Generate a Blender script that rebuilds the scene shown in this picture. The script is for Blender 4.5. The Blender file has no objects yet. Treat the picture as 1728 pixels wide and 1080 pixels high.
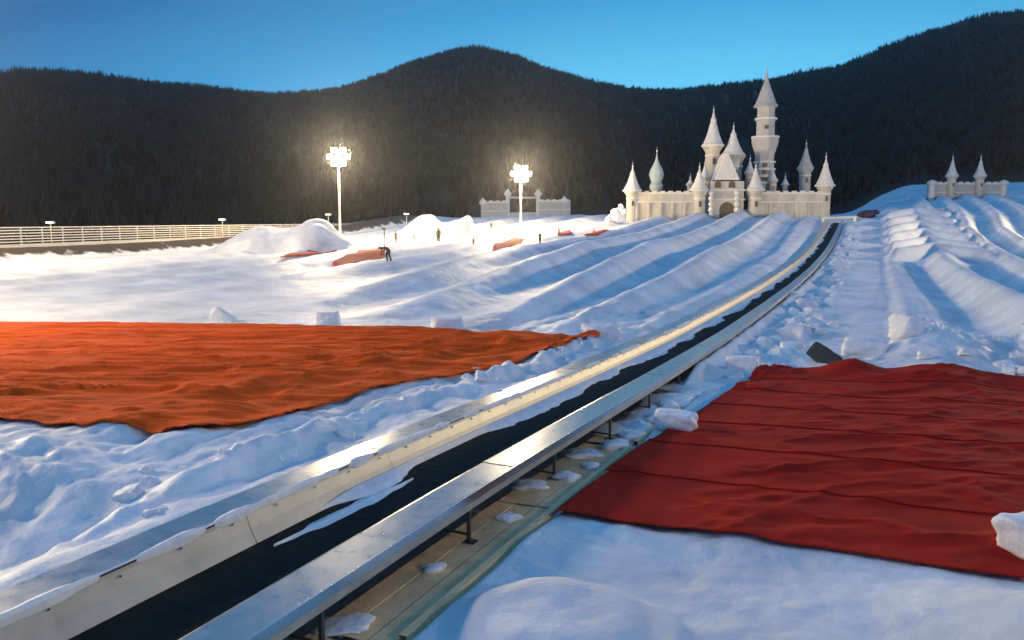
import bpy, bmesh, math, random
import numpy as np
from mathutils import Vector, Matrix
R = math.radians
random.seed(7)
sc = bpy.context.scene
COL = sc.collection

# ------------------------------------------------------------------ camera
FPX = 1356.0; PITCH = R(6.52); EYE = 3.0
cam = bpy.data.cameras.new('camera'); camo = bpy.data.objects.new('camera', cam); COL.objects.link(camo)
camo.location = (0, 0, EYE); camo.rotation_euler = (math.pi/2 - PITCH, 0, 0)
cam.sensor_width = 36; cam.lens = 36*FPX/1728; cam.clip_start = 0.1; cam.clip_end = 3000
sc.camera = camo
# ------------------------------------------------------------------ world: blue dusk sky, brighter low down beyond the hill
w = bpy.data.worlds.new('World'); sc.world = w; w.use_nodes = True
nt = w.node_tree; nt.nodes.clear()
def N(t, **k):
    n = nt.nodes.new(t)
    for a, b in k.items(): setattr(n, a, b)
    return n
out = N('ShaderNodeOutputWorld'); bg = N('ShaderNodeBackground')
sky = N('ShaderNodeTexSky'); sky.sky_type = 'NISHITA'; sky.sun_disc = False
sky.sun_elevation = R(1.5); sky.sun_rotation = R(160); sky.altitude = 200; sky.dust_density = 0.3; sky.ozone_density = 4.0
# dusk tint by direction: deep blue overhead and to the left, lighter blue low to the right
tc = N('ShaderNodeTexCoord'); sep = N('ShaderNodeSeparateXYZ'); nt.links.new(tc.outputs['Generated'], sep.inputs[0])
dot = N('ShaderNodeVectorMath', operation='DOT_PRODUCT'); dot.inputs[1].default_value = (0.27, 0.93, -1.45)
nt.links.new(tc.outputs['Generated'], dot.inputs[0])
ramp = N('ShaderNodeValToRGB'); cr = ramp.color_ramp
cr.elements[0].position = 0.0; cr.elements[0].color = (0.045, 0.205, 0.48, 1)
cr.elements[1].position = 1.0; cr.elements[1].color = (0.30, 0.72, 0.98, 1)
e = cr.elements.new(0.18); e.color = (0.05, 0.17, 0.36, 1)
e = cr.elements.new(0.34); e.color = (0.022, 0.14, 0.36, 1)
e = cr.elements.new(0.55); e.color = (0.055, 0.34, 0.68, 1)
e = cr.elements.new(0.72); e.color = (0.15, 0.62, 0.98, 1)
nt.links.new(dot.outputs['Value'], ramp.inputs[0])
mx = N('ShaderNodeMix', data_type='RGBA'); mx.inputs[0].default_value = 0.94
sm = N('ShaderNodeVectorMath', operation='SCALE'); sm.inputs['Scale'].default_value = 0.05
nt.links.new(sky.outputs[0], sm.inputs[0]); nt.links.new(sm.outputs[0], mx.inputs[6]); nt.links.new(ramp.outputs[0], mx.inputs[7])
nt.links.new(mx.outputs[2], bg.inputs['Color']); bg.inputs['Strength'].default_value = 1.0
nt.links.new(bg.outputs[0], out.inputs[0])
sc.view_settings.view_transform = 'Standard'; sc.view_settings.look = 'None'
sc.view_settings.exposure = 0.22; sc.view_settings.gamma = 1.0
try: sc.view_settings.use_curve_mapping = False
except Exception: pass
sc.cycles.max_bounces = 6; sc.cycles.volume_bounces = 0

# ------------------------------------------------------------------ noise
def _h(ix, iy, seed):
    n = (ix.astype(np.int64)*374761393 + iy.astype(np.int64)*668265263 + seed*974711) & 0x7fffffff
    n = ((n ^ (n >> 13))*1274126177) & 0x7fffffff
    return ((n ^ (n >> 16)) & 0xffff)/65535.0
def vnoise(x, y, seed=0):
    x = np.asarray(x, float); y = np.asarray(y, float)
    ix = np.floor(x); iy = np.floor(y); fx = x-ix; fy = y-iy
    fx = fx*fx*fx*(fx*(fx*6-15)+10); fy = fy*fy*fy*(fy*(fy*6-15)+10)
    a = _h(ix, iy, seed); b = _h(ix+1, iy, seed); c = _h(ix, iy+1, seed); d = _h(ix+1, iy+1, seed)
    return (a+(b-a)*fx)*(1-fy)+(c+(d-c)*fx)*fy
def fbm(x, y, o=4, seed=0):
    s = 0; a = 0.5; tot = 0
    for k in range(o):
        s = s + a*vnoise(x*2**k+17*k, y*2**k-9*k, seed+k); tot += a; a *= 0.5
    return s/tot
def sst(x, a, b):
    t = np.clip((x-a)/(b-a), 0, 1); return t*t*(3-2*t)

# ------------------------------------------------------------------ carpet frame: s along the lift, t to its right
DX, DY = 0.4104, 0.9119
def st(X, Y): return X*DX+Y*DY, X*DY-Y*DX+4.61
def xy(s, t): u = t-4.61; return s*DX+u*DY, s*DY-u*DX
_ps = [-60, 4, 7, 10, 16, 23, 32, 44, 57, 68, 78, 93, 106, 115, 130, 300]
_pz = [.36, .36, .36, .3, .15, .03, .03, .1, .35, .75, 1.25, 2.5, 3.9, 4.5, 4.9, 5.2]
_g = np.arange(-60, 320, 0.5); _v = np.interp(_g, _ps, _pz); _k = np.hanning(13); _k /= _k.sum()
_v = np.convolve(np.pad(_v, 6, 'edge'), _k, 'valid')
def T(s): return np.interp(s, _g, _v)
_p2 = np.interp(_g, [-60, 98, 106, 143, 190, 260, 300], [0, 0, 0, 2.4, 7.2, 9.6, 10.5])
CS = [25, 45, 65, 105]
LC = [[-1.3, -1.9, -2.2, -3.0], [-3.6, -4.9, -6.5, -7.1], [-6.3, -9.3, -12.3, -12.1], [-10.5, -14.4, -18, -17], [-15, -20, -23.5, -22],
      [-22, -27, -29.5, -27], [-28, -32.5, -35, -33], [-33, -37.5, -40.5, -39], [-38, -42, -45.5, -45], [-44, -48, -51, -51], [-51, -55, -58, -58]]
LA = [.3, 1.0, 1.2, 1.2, .95, .65, .65, .6, .55, .5, .3]
CR = [22, 40, 60, 90, 105]
RC = [[5.7, 6.1, 6.0, 6.2, 6.2], [9.6, 9.4, 8.8, 9.8, 10.5], [13.4, 13, 12.9, 13, 13.6], [17, 16.2, 15.8, 15.9, 17], [21, 19.8, 19.3, 19.1, 20.2],
      [25, 24, 23, 22.6, 23.6], [29, 28, 27, 27, 27.5], [33, 32, 31.5, 32, 32]]
RA = [.3, 1.0, 1.0, 1.05, 1.05, 1.0, .6, .4]
def lanes(s, t, cs, cc, aa):
    z = np.zeros_like(s)
    c = [np.interp(s, cs, k) for k in cc]
    for i in range(len(cc)-1):
        a, b = c[i], c[i+1]
        f = (t-a)/(b-a); m = (f >= 0) & (f < 1)
        A = aa[i]*(1-f)+aa[i+1]*f
        prof = (np.abs(np.cos(np.pi*f))**2.6)+.20*np.abs(np.sin(np.pi*f))**8*sst(s, 60, 75)
        z = np.where(m, A*prof, z)
    d0 = (c[0]-t)*(1 if cc[1][0] > cc[0][0] else -1)
    z = np.where((d0 > 0) & (d0 < .9), aa[0]*np.cos(np.pi*np.clip(d0, 0, .9)/1.8)**2, z)
    return z
FX, FY = -47.8, 75.2; FDX, FDY = 0.529, 0.8486     # the fence line on the far left
def fdist(X, Y): return (X-FX)*(-FDY)+(Y-FY)*FDX
def ground(X, Y, detail=True):
    X = np.asarray(X, float); Y = np.asarray(Y, float)
    s, t = st(X, Y)
    z = T(s)
    # snowfield climbing on behind the hilltop, more to the right
    z = z + np.interp(s, _g, _p2)*sst(t, -6, 12)*(1+.30*sst(t, 25, 65))
    # left: level with the lift deck; right: lower
    z = z - 0.045 - 0.37*sst(t, 1.0, 1.6)*(1-sst(s, 45, 75)) - .12*sst(s, 45, 75)
    wob = (fbm(s/14, t/9, 2, 5)-.5)*.5
    env = (.35*sst(s, 19, 27)+.65*sst(s, 22, 50))*(1-sst(s, 122, 140))
    z = z + lanes(s, t+wob*(np.abs(t) > 3), CS, LC, LA)*env*sst(-t, 1.15, 1.7)
    # the left lanes step down over a lip
    z = z + 0.2*sst(s, 52, 66)*(1-sst(s, 66, 92))*sst(-t, 4, 8)*(1-sst(-t, 22, 30))
    # lanes on the right and the smooth path between
    envr = sst(s, 14, 26)*(1-sst(s, 150, 165))
    zz = sst(s, 62, 68)*(1-sst(s, 112, 120))*sst(t, 5.3, 6.2)*(1-sst(t, 12.2, 13.2))
    z = z + lanes(s, t+wob*.5, CR, RC, RA)*envr*(1-zz)
    tri = np.abs(((t-5.6)/3.3) % 2-1)
    ph = (s+7.0*tri+wob*1.2)/8.2
    z = z + zz*0.95*np.abs(np.cos(np.pi*ph))**2.2
    # smooth path, slightly raised, beside the lift
    path = sst(t, 2.5, 3.1)*(1-sst(t, 5.6, 6.2))*sst(s, 24, 30)
    z = z + .16*path
    # lumpy snow thrown out between lift and path
    rough = sst(t, 1.3, 1.9)*(1-sst(t, 2.6, 3.4))*sst(s, 13, 24)*(1-sst(s, 95, 105))
    n1 = fbm(s*.9, t*1.1, 4, 31)
    z = z + rough*((n1-.45)*.75+.14*sst(vnoise(s*1.7, t*2.2, 3), .5, .75))
    # the churned snow heap at the foot of the right lanes
    hp = np.exp(-(((s-24.5)/3.2)**2+((t-6.9)/2.6)**2))
    z = z + hp*(.25+.55*(fbm(X*1.6, Y*1.6, 4, 8)-.3))
    # churned snow between tarp and lift on the left
    rl = sst(-t, 1.15, 1.6)*(1-sst(-t, 4.5, 8))*(1-sst(s, 24, 36))*sst(s, 2, 6)
    hol = sst(-t, 1.25, 1.9)*(1-sst(s, 5.6, 6.8))
    z = z + rl*(1-.9*hol)*(fbm(s*.8, t*2.0, 5, 77)-.5)*.30
    edge = -t-1.95+.5*(fbm(s*1.1, s*0, 3, 12)-.5)
    z = z + .17*np.exp(-(edge/.22)**2)*(1-sst(s, 17, 24))*sst(s, 3, 5.5)*(.5+1.0*fbm(s*3, t*3, 2, 4))
    # hollow of smooth snow in the near left, ragged heap beyond it
    z = z - .42*sst(-t, 1.3, 2.4)*(1-sst(s, 5.0, 6.4))
    he = np.exp(-(((s-5.5)/.8)**2+((t+4.3)/1.3)**2))
    z = z + he*(.26+.6*(fbm(X*2.2, Y*2.2, 4, 41)-.4))
    # smooth mound and grey bank in the near right
    md = np.exp(-((((X-.38)/.80)**2+((Y-5.75)/.75)**2)**3))
    z = z + .22*md
    bk = sst(t, 4.6, 6.2)*(1-sst(s, 6.7, 7.9))
    z = z + .42*bk
    # bank under the fence, falling away behind it
    fd = fdist(X, Y)
    z = z + 1.05*sst(fd, -3.2, -.6)*sst(-X, 6, 18)
    z = z - 7*sst(fd, .9, 5)*sst(-X, -2, 14)
    if detail:
        near = 1-sst(Y, 14, 40)
        z = z + .05*(fbm(X*1.3, Y*1.3, 3, 2)-.5)*(1+near) + .035*near*(fbm(X*6, Y*6, 3, 22)-.5)*(1-bk)*(1-.85*md)*(1-.8*hol)*sst(np.abs(t), 1.2, 2.4)
        z = z + .12*(fbm(X/6, Y/4, 3, 9)-.5)*sst(Y, 30, 60)+(.09*(fbm(t*1.6, s*.22, 4, 63)-.5)+.06*(fbm(X*.8, Y*.5, 4, 64)-.5))*sst(s, 20, 34)
    # trough for the lift
    ch = (1-sst(np.where(t > 0, t, -t+.10), 1.0, 1.14))*(1-sst(s, 106, 107.5))
    z = z*(1-ch) + (T(s)-.75)*ch
    bd = sst(t, .9, 1.0)*(1-sst(t, 1.5, 1.62))*(1-sst(s, 15, 18))
    z = z*(1-bd) + np.minimum(z, T(s)-.52)*bd
    return z
def gz(X, Y): return float(ground(np.array([X]), np.array([Y]))[0])
def ray(px, py):
    u = (px-864)/FPX; v = (540-py)/FPX
    return u, math.cos(PITCH)+v*math.sin(PITCH), -math.sin(PITCH)+v*math.cos(PITCH)
def at(px, py, Y):
    r = ray(px, py); return Vector((r[0]/r[1]*Y, Y, EYE+r[2]/r[1]*Y))
_Ys = np.concatenate([np.arange(3, 40, .05), np.arange(40, 260, .25)])
def hit(px, py, off=0.0):
    r = ray(px, py); X = r[0]/r[1]*_Ys; Z = EYE+r[2]/r[1]*_Ys
    g = ground(X, _Ys)+off; i = np.argmax(Z < g)
    return Vector((X[i], _Ys[i], g[i]))

# ------------------------------------------------------------------ helpers
def mat(name, color, rough=.7, metal=0, bump=0, bscale=8, vary=0, vscale=3, spec=.5, emit=None, estr=0, stretch=None, bdist=.05):
    m = bpy.data.materials.new(name); m.use_nodes = True; t_ = m.node_tree; b = t_.nodes['Principled BSDF']
    b.inputs['Base Color'].default_value = (*color, 1); b.inputs['Roughness'].default_value = rough; b.inputs['Metallic'].default_value = metal
    b.inputs['Specular IOR Level'].default_value = spec
    c = t_.nodes.new('ShaderNodeTexCoord'); mp = t_.nodes.new('ShaderNodeMapping'); t_.links.new(c.outputs['Object'], mp.inputs[0])
    if stretch: mp.inputs['Scale'].default_value = stretch
    if vary:
        n = t_.nodes.new('ShaderNodeTexNoise'); n.inputs['Scale'].default_value = vscale; n.inputs['Detail'].default_value = 6; n.inputs['Roughness'].default_value = .65
        t_.links.new(mp.outputs[0], n.inputs['Vector'])
        r = t_.nodes.new('ShaderNodeValToRGB'); r.color_ramp.elements[0].position = .3; r.color_ramp.elements[1].position = .7
        r.color_ramp.elements[0].color = (*[max(0, k*(1-vary)) for k in color], 1); r.color_ramp.elements[1].color = (*[min(1, k*(1+vary*.6)) for k in color], 1)
        t_.links.new(n.outputs[0], r.inputs[0]); t_.links.new(r.outputs[0], b.inputs['Base Color'])
        mr = t_.nodes.new('ShaderNodeMapRange'); mr.inputs[3].default_value = max(.05, rough-.12); mr.inputs[4].default_value = min(1, rough+.12)
        t_.links.new(n.outputs[0], mr.inputs[0]); t_.links.new(mr.outputs[0], b.inputs['Roughness'])
    if bump:
        n = t_.nodes.new('ShaderNodeTexNoise'); n.inputs['Scale'].default_value = bscale; n.inputs['Detail'].default_value = 7
        t_.links.new(mp.outputs[0], n.inputs['Vector'])
        bp = t_.nodes.new('ShaderNodeBump'); bp.inputs['Strength'].default_value = bump; bp.inputs['Distance'].default_value = bdist
        t_.links.new(n.outputs[0], bp.inputs['Height']); t_.links.new(bp.outputs[0], b.inputs['Normal'])
    if emit: b.inputs['Emission Color'].default_value = (*emit, 1); b.inputs['Emission Strength'].default_value = estr
    return m
def tag(o, label=None, cat=None, group=None, kind=None):
    if label: o['label'] = label
    if cat: o['category'] = cat
    if group: o['group'] = group
    if kind: o['kind'] = kind
    return o
def empty(name, loc, label, cat, group=None, rz=0):
    o = bpy.data.objects.new(name, None); COL.objects.link(o); o.location = loc; o.rotation_euler = (0, 0, rz); o.empty_display_size = .3
    return tag(o, label, cat, group)
def link(name, me, m, parent=None, smooth=False, world=True):
    me.materials.clear(); me.materials.append(m)
    o = bpy.data.objects.new(name, me); COL.objects.link(o)
    if smooth: me.polygons.foreach_set('use_smooth', [True]*len(me.polygons))
    if parent:
        o.parent = parent
        if world:
            bpy.context.view_layer.update(); o.matrix_parent_inverse = parent.matrix_world.inverted()
    return o
class MB:
    def __init__(s): s.v = []; s.f = []
    def add(s, v, f):
        o = len(s.v); s.v += [tuple(k) for k in v]; s.f += [tuple(i+o for i in q) for q in f]; return s
    def box(s, c, d, rz=0, M=None):
        c = Vector(c); x, y, z = d[0]/2, d[1]/2, d[2]/2
        v = [Vector((a*x, b*y, e_*z)) for e_ in (-1, 1) for a, b in ((-1, -1), (1, -1), (1, 1), (-1, 1))]
        q = Matrix.Rotation(rz, 3, 'Z') if M is None else M
        return s.add([q@k+c for k in v], [(3, 2, 1, 0), (4, 5, 6, 7), (0, 1, 5, 4), (1, 2, 6, 5), (2, 3, 7, 6), (3, 0, 4, 7)])
    def tube(s, a, b, r1, r2=None, n=10):
        a = Vector(a); b = Vector(b); r2 = r1 if r2 is None else r2; q = (b-a).to_track_quat('Z', 'Y').to_matrix()
        v = [a+q@Vector((r1*math.cos(k*2*math.pi/n), r1*math.sin(k*2*math.pi/n), 0)) for k in range(n)]
        v += [b+q@Vector((r2*math.cos(k*2*math.pi/n), r2*math.sin(k*2*math.pi/n), 0)) for k in range(n)]
        return s.add(v, [tuple(range(n))[::-1], tuple(range(n, 2*n))]+[(k, (k+1) % n, n+(k+1) % n, n+k) for k in range(n)])
    def lathe(s, c, prof, n=16):
        c = Vector(c); v = []; f = []
        for r, z in prof: v += [c+Vector((r*math.cos(k*2*math.pi/n), r*math.sin(k*2*math.pi/n), z)) for k in range(n)]
        for j in range(len(prof)-1):
            for k in range(n): f.append((j*n+k, j*n+(k+1) % n, (j+1)*n+(k+1) % n, (j+1)*n+k))
        f.append(tuple(range(n))[::-1]); f.append(tuple(range((len(prof)-1)*n, len(prof)*n)))
        return s.add(v, f)
    def build(s, name, m, parent=None, smooth=False, bevel=0):
        me = bpy.data.meshes.new(name); me.from_pydata(s.v, [], s.f); me.update()
        o = link(name, me, m, parent, smooth)
        if bevel:
            b = o.modifiers.new('bevel', 'BEVEL'); b.width = bevel; b.segments = 2
        return o
def gridmesh(name, P, m, parent=None, smooth=True, thick=0):
    ny, nx = P.shape[:2]; me = bpy.data.meshes.new(name)
    idx = np.arange(ny*nx).reshape(ny, nx)
    q = np.stack([idx[:-1, :-1], idx[:-1, 1:], idx[1:, 1:], idx[1:, :-1]], -1).reshape(-1, 4)
    me.vertices.add(ny*nx); me.vertices.foreach_set('co', P.reshape(-1).astype(np.float32))
    me.loops.add(q.size); me.loops.foreach_set('vertex_index', q.reshape(-1).astype(np.int32))
    me.polygons.add(len(q)); me.polygons.foreach_set('loop_start', np.arange(0, q.size, 4, dtype=np.int32))
    me.polygons.foreach_set('use_smooth', np.full(len(q), smooth)); me.update(); me.validate()
    o = link(name, me, m, parent)
    if thick:
        d = o.modifiers.new('thickness', 'SOLIDIFY'); d.thickness = thick; d.offset = 1
    return o

# ------------------------------------------------------------------ materials
def snow_mat():
    m = bpy.data.materials.new('snow'); m.use_nodes = True; t_ = m.node_tree; b = t_.nodes['Principled BSDF']
    b.inputs['Roughness'].default_value = .55; b.inputs['Specular IOR Level'].default_value = .35
    L = t_.links.new; nd = t_.nodes.new
    c = nd('ShaderNodeTexCoord')
    n = nd('ShaderNodeTexNoise'); n.inputs['Scale'].default_value = .35; n.inputs['Detail'].default_value = 9; n.inputs['Roughness'].default_value = .6
    L(c.outputs['Object'], n.inputs['Vector'])
    r = nd('ShaderNodeValToRGB'); r.color_ramp.elements[0].position = .35; r.color_ramp.elements[0].color = (.60, .62, .65, 1)
    r.color_ramp.elements[1].position = .62; r.color_ramp.elements[1].color = (.87, .88, .89, 1); L(n.outputs[0], r.inputs[0])
    at_ = nd('ShaderNodeAttribute'); at_.attribute_name = 'soil'
    n3 = nd('ShaderNodeTexNoise'); n3.inputs['Scale'].default_value = .8; n3.inputs['Detail'].default_value = 8; L(c.outputs['Object'], n3.inputs['Vector'])
    ad = nd('ShaderNodeMath'); ad.operation = 'MULTIPLY_ADD'; L(n3.outputs[0], ad.inputs[0]); ad.inputs[1].default_value = .9; ad.inputs[2].default_value = -.45
    a2 = nd('ShaderNodeMath'); a2.operation = 'ADD'; L(at_.outputs['Fac'], a2.inputs[0]); L(ad.outputs[0], a2.inputs[1])
    st_ = nd('ShaderNodeMapRange'); st_.inputs[1].default_value = .42; st_.inputs[2].default_value = .6; L(a2.outputs[0], st_.inputs[0])
    mxx = nd('ShaderNodeMix'); mxx.data_type = 'RGBA'; L(st_.outputs[0], mxx.inputs[0]); L(r.outputs[0], mxx.inputs[6]); mxx.inputs[7].default_value = (.07, .055, .04, 1)
    L(mxx.outputs[2], b.inputs['Base Color'])
    n1 = nd('ShaderNodeTexNoise'); n1.inputs['Scale'].default_value = 1.6; n1.inputs['Detail'].default_value = 13; n1.inputs['Roughness'].default_value = .62; L(c.outputs['Object'], n1.inputs['Vector'])
    n2 = nd('ShaderNodeTexNoise'); n2.inputs['Scale'].default_value = 40; n2.inputs['Detail'].default_value = 5; L(c.outputs['Object'], n2.inputs['Vector'])
    b1 = nd('ShaderNodeBump'); b1.inputs['Strength'].default_value = .55; b1.inputs['Distance'].default_value = .12; L(n1.outputs[0], b1.inputs['Height'])
    b2 = nd('ShaderNodeBump'); b2.inputs['Strength'].default_value = .25; b2.inputs['Distance'].default_value = .01; L(n2.outputs[0], b2.inputs['Height']); L(b1.outputs[0], b2.inputs['Normal'])
    L(b2.outputs[0], b.inputs['Normal'])
    return m
M = dict(
    snow=snow_mat(),
    chunk=mat('packed_snow', (.82, .83, .85), .6, bump=.6, bscale=7, vary=.12, vscale=4, bdist=.06),
    forest_floor=mat('forest_floor', (.017, .0145, .011), .95, bump=.5, bscale=.3, vary=.5, vscale=.03, bdist=1),
    twig=mat('bare_branches', (.0165, .014, .0105), .95, vary=.25, vscale=.05),
    steel=mat('galvanised_steel', (.62, .61, .58), .30, 1, bump=.10, bscale=6, vary=.08, vscale=5, bdist=.01),
    steel2=mat('side_panel_steel', (.50, .48, .42), .5, .55, bump=.15, bscale=4, vary=.2, vscale=3, bdist=.01),
    edge=mat('bright_steel_edge', (.8, .79, .76), .25, 1),
    dark_steel=mat('dark_steel', (.12, .12, .12), .5, .8, vary=.3),
    belt=mat('black_rubber', (.016, .014, .009), .8, bump=.5, bscale=30, vary=.7, vscale=3, spec=.25, bdist=.01),
    wood=mat('pine_boards', (.92, .58, .31), .7, bump=.3, bscale=5, vary=.3, vscale=3, stretch=(1, 1, 1)),
    wood2=mat('pale_pine_rail', (.98, .60, .31), .6, bump=.2, bscale=6, vary=.2, vscale=4),
    tarpL=mat('orange_red_felt', (.78, .096, .010), .9, spec=.08, bump=.7, bscale=3, vary=.3, vscale=1.2, stretch=(.5, 1.6, 1), bdist=.06),
    tarpR=mat('dark_red_felt', (.40, .020, .010), .9, spec=.06, bump=.4, bscale=3, vary=.28, vscale=1.0, bdist=.03),
    tarpF=mat('red_felt_strip', (.50, .045, .025), .85, vary=.2),
    plaster=mat('white_render', (.54, .50, .42), .75, bump=.5, bscale=2, vary=.32, vscale=.7, stretch=(1, 1, .35)),
    plaster2=mat('grey_render', (.44, .43, .41), .8, bump=.3, bscale=2, vary=.16, vscale=1.2),
    roofsnow=mat('snowy_roof', (.66, .64, .59), .7, bump=.3, bscale=3, vary=.12, vscale=2),
    tealroof=mat('pale_teal_roof', (.42, .52, .50), .6, vary=.15),
    darkwin=mat('dark_opening', (.10, .075, .045), .6),
    fence=mat('grey_fence_paint', (.46, .45, .42), .5, .2, vary=.15),
    pole=mat('grey_pole_paint', (.55, .54, .50), .45, .3, vary=.1),
    lens=mat('floodlight_glass', (1, .9, .7), .3, emit=(1.0, .86, .55), estr=90),
    lens2=mat('small_lamp_glass', (1, .95, .85), .3, emit=(1.0, .93, .8), estr=1.2),
    jacket_green=mat('olive_cloth', (.10, .11, .03), .9), jacket_brown=mat('brown_cloth', (.16, .06, .025), .9), jacket_dark=mat('dark_cloth', (.03, .03, .035), .9),
    jacket_red=mat('red_cloth', (.35, .08, .05), .9), skin=mat('skin', (.5, .3, .2), .6), hair=mat('dark_hair', (.02, .015, .01), .8), trousers=mat('dark_trousers', (.07, .045, .03), .9),
)

M['lens'].cycles.emission_sampling = 'NONE'; M['lens2'].cycles.emission_sampling = 'NONE'
_b = M['belt'].node_tree; _c = _b.nodes['Principled BSDF']
_m = _b.nodes.new('ShaderNodeMapping'); _m.inputs['Rotation'].default_value = (0, 0, R(24.2)); _t = _b.nodes.new('ShaderNodeTexCoord'); _b.links.new(_t.outputs['Object'], _m.inputs[0])
_w = _b.nodes.new('ShaderNodeTexWave'); _w.bands_direction = 'Y'; _w.inputs['Scale'].default_value = 1.6; _b.links.new(_m.outputs[0], _w.inputs['Vector'])
_p = _b.nodes.new('ShaderNodeBump'); _p.inputs['Distance'].default_value = .003; _b.links.new(_w.outputs['Fac'], _p.inputs['Height']); _b.links.new(_c.inputs['Normal'].links[0].from_socket, _p.inputs['Normal']); _b.links.new(_p.outputs[0], _c.inputs['Normal'])
# ------------------------------------------------------------------ ground
ys = [-4.0]
while ys[-1] < 262: ys.append(ys[-1]+max(.045, .0065*ys[-1]))
ys = np.array(ys); aa_ = np.linspace(-1.15, 1.15, 860)
YY, AA = np.meshgrid(ys, aa_, indexing='ij'); XX = AA*(YY+7.5)
ZZ = ground(XX, YY)
g = gridmesh('snow_ground', np.stack([XX, YY, ZZ], -1), M['snow']); tag(g, kind='structure')
soil = (np.clip(sst(fdist(XX, YY), -4.2, -1.2), 0, 1)*sst(-XX, 6, 18)).reshape(-1).astype(np.float32)
soil *= .75+.25*(fdist(XX, YY).reshape(-1) > .4)
a_ = g.data.attributes.new('soil', 'FLOAT', 'POINT'); a_.data.foreach_set('value', soil)

# ------------------------------------------------------------------ hills
SK = [(-700, 120), (-300, 118), (0, 134), (33, 129), (133, 132), (200, 137), (267, 146), (333, 153), (400, 159), (460, 164), (540, 160), (620, 138), (700, 108), (760, 90), (800, 84), (860, 96), (920, 120), (1000, 143), (1060, 153), (1110, 157),
      (1200, 150), (1260, 144), (1310, 138), (1400, 120), (1470, 97), (1500, 85), (1560, 62), (1640, 38), (1728, 22), (1900, -10), (2600, -60)]
ska = [ray(p_[0], p_[1])[0]/ray(p_[0], p_[1])[1] for p_ in SK]; ske = [ray(p_[0], p_[1])[2]/ray(p_[0], p_[1])[1] for p_ in SK]
def ridgeY(a): return np.interp(a, [-1.4, -.6, -.3, -.05, .2, .5, 1.4], [330, 360, 430, 520, 480, 420, 380])
def baseY(a): return np.interp(a, [-1.4, -.64, -.38, -.2, 0, .2, .36, .42, .5, .66, 1.4], [70, 84, 106, 132, 150, 152, 158, 172, 172, 180, 190])
def hill(a, f):
    Yr = ridgeY(a); Yb = baseY(a); Y = Yb+(Yr-Yb)*f; X = a*Y
    zb = ground(a*Yb, Yb, False)-.5
    zb = np.where(a < -.1, np.minimum(zb, .3), zb)
    zr = EYE+np.interp(a, ska, ske)*Yr-3.2
    fc = np.clip(f, 0, 1); z = zb+(zr-zb)*(.25*fc+.75*(fc*fc*(3-2*fc)*.5+fc*.5))
    z = z - np.clip(f-1, 0, 9)*40
    z = z + 5*(fbm(X/40, Y/40, 3, 51)-.5)*np.sin(np.clip(f, 0, 1)*np.pi)
    return X, Y, z
A2, F2 = np.meshgrid(np.linspace(-1.3, 1.3, 420), np.linspace(-.0, 1.5, 90), indexing='xy')
hx, hy, hz = hill(A2, F2)
hl = gridmesh('hills', np.stack([hx, hy, hz], -1), M['forest_floor']); tag(hl, kind='structure')
# bare winter forest over the hills: every tree a fan of thin spikes
rng = np.random.default_rng(5)
NT = 15000
ta = rng.uniform(-.85, .85, NT); tf = rng.uniform(.02, 1.03, NT)**.85; tf[:4200] = rng.uniform(.93, 1.03, 4200)
tx, ty, tz = hill(ta, tf)
V = []; Fc = []
nsp = 7
base = np.stack([tx, ty, tz], -1)
h = rng.uniform(3.5, 7.0, NT)*(.75+.5*vnoise(tx/18, ty/18, 3))
allv = []
for k in range(nsp):
    ang = rng.uniform(0, 2*np.pi, NT); lean = rng.uniform(.05, .42, NT)*(k > 0); hh = h*(1-.35*rng.uniform(0, 1, NT)*(k > 0))
    r = rng.uniform(.25, .55, NT)
    st0 = base+np.stack([0*h, 0*h, h*rng.uniform(0, .4, NT)*(k > 0)-.5], -1)
    tip = base+np.stack([np.cos(ang)*lean*hh, np.sin(ang)*lean*hh, hh], -1)
    mid = st0*.45+tip*.55
    q = rng.uniform(0, 2, NT)
    for j in range(3):
        c_ = np.stack([np.cos(q+j*2.094)*r, np.sin(q+j*2.094)*r, 0*r], -1); allv.append(mid+c_)
    allv.append(st0); allv.append(tip)
P = np.stack(allv, 1).reshape(-1, 3)   # NT x (nsp*5)
off = (np.arange(NT)[:, None]*nsp+np.arange(nsp)[None])*5
off = off.reshape(-1, 1, 1)
tr = np.array([[0, 1, 4], [1, 2, 4], [2, 0, 4], [1, 0, 3], [2, 1, 3], [0, 2, 3]])[None]
tris = (off+tr).reshape(-1, 3)
me = bpy.data.meshes.new('forest'); me.vertices.add(len(P)); me.vertices.foreach_set('co', P.reshape(-1).astype(np.float32))
me.loops.add(tris.size); me.loops.foreach_set('vertex_index', tris.reshape(-1).astype(np.int32)); me.polygons.add(len(tris)); me.polygons.foreach_set('loop_start', np.arange(0, tris.size, 3, dtype=np.int32)); me.update()
fo = link('forest', me, M['twig']); tag(fo, 'dark leafless winter forest covering the hills behind the snow park', 'forest', kind='stuff')

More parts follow.
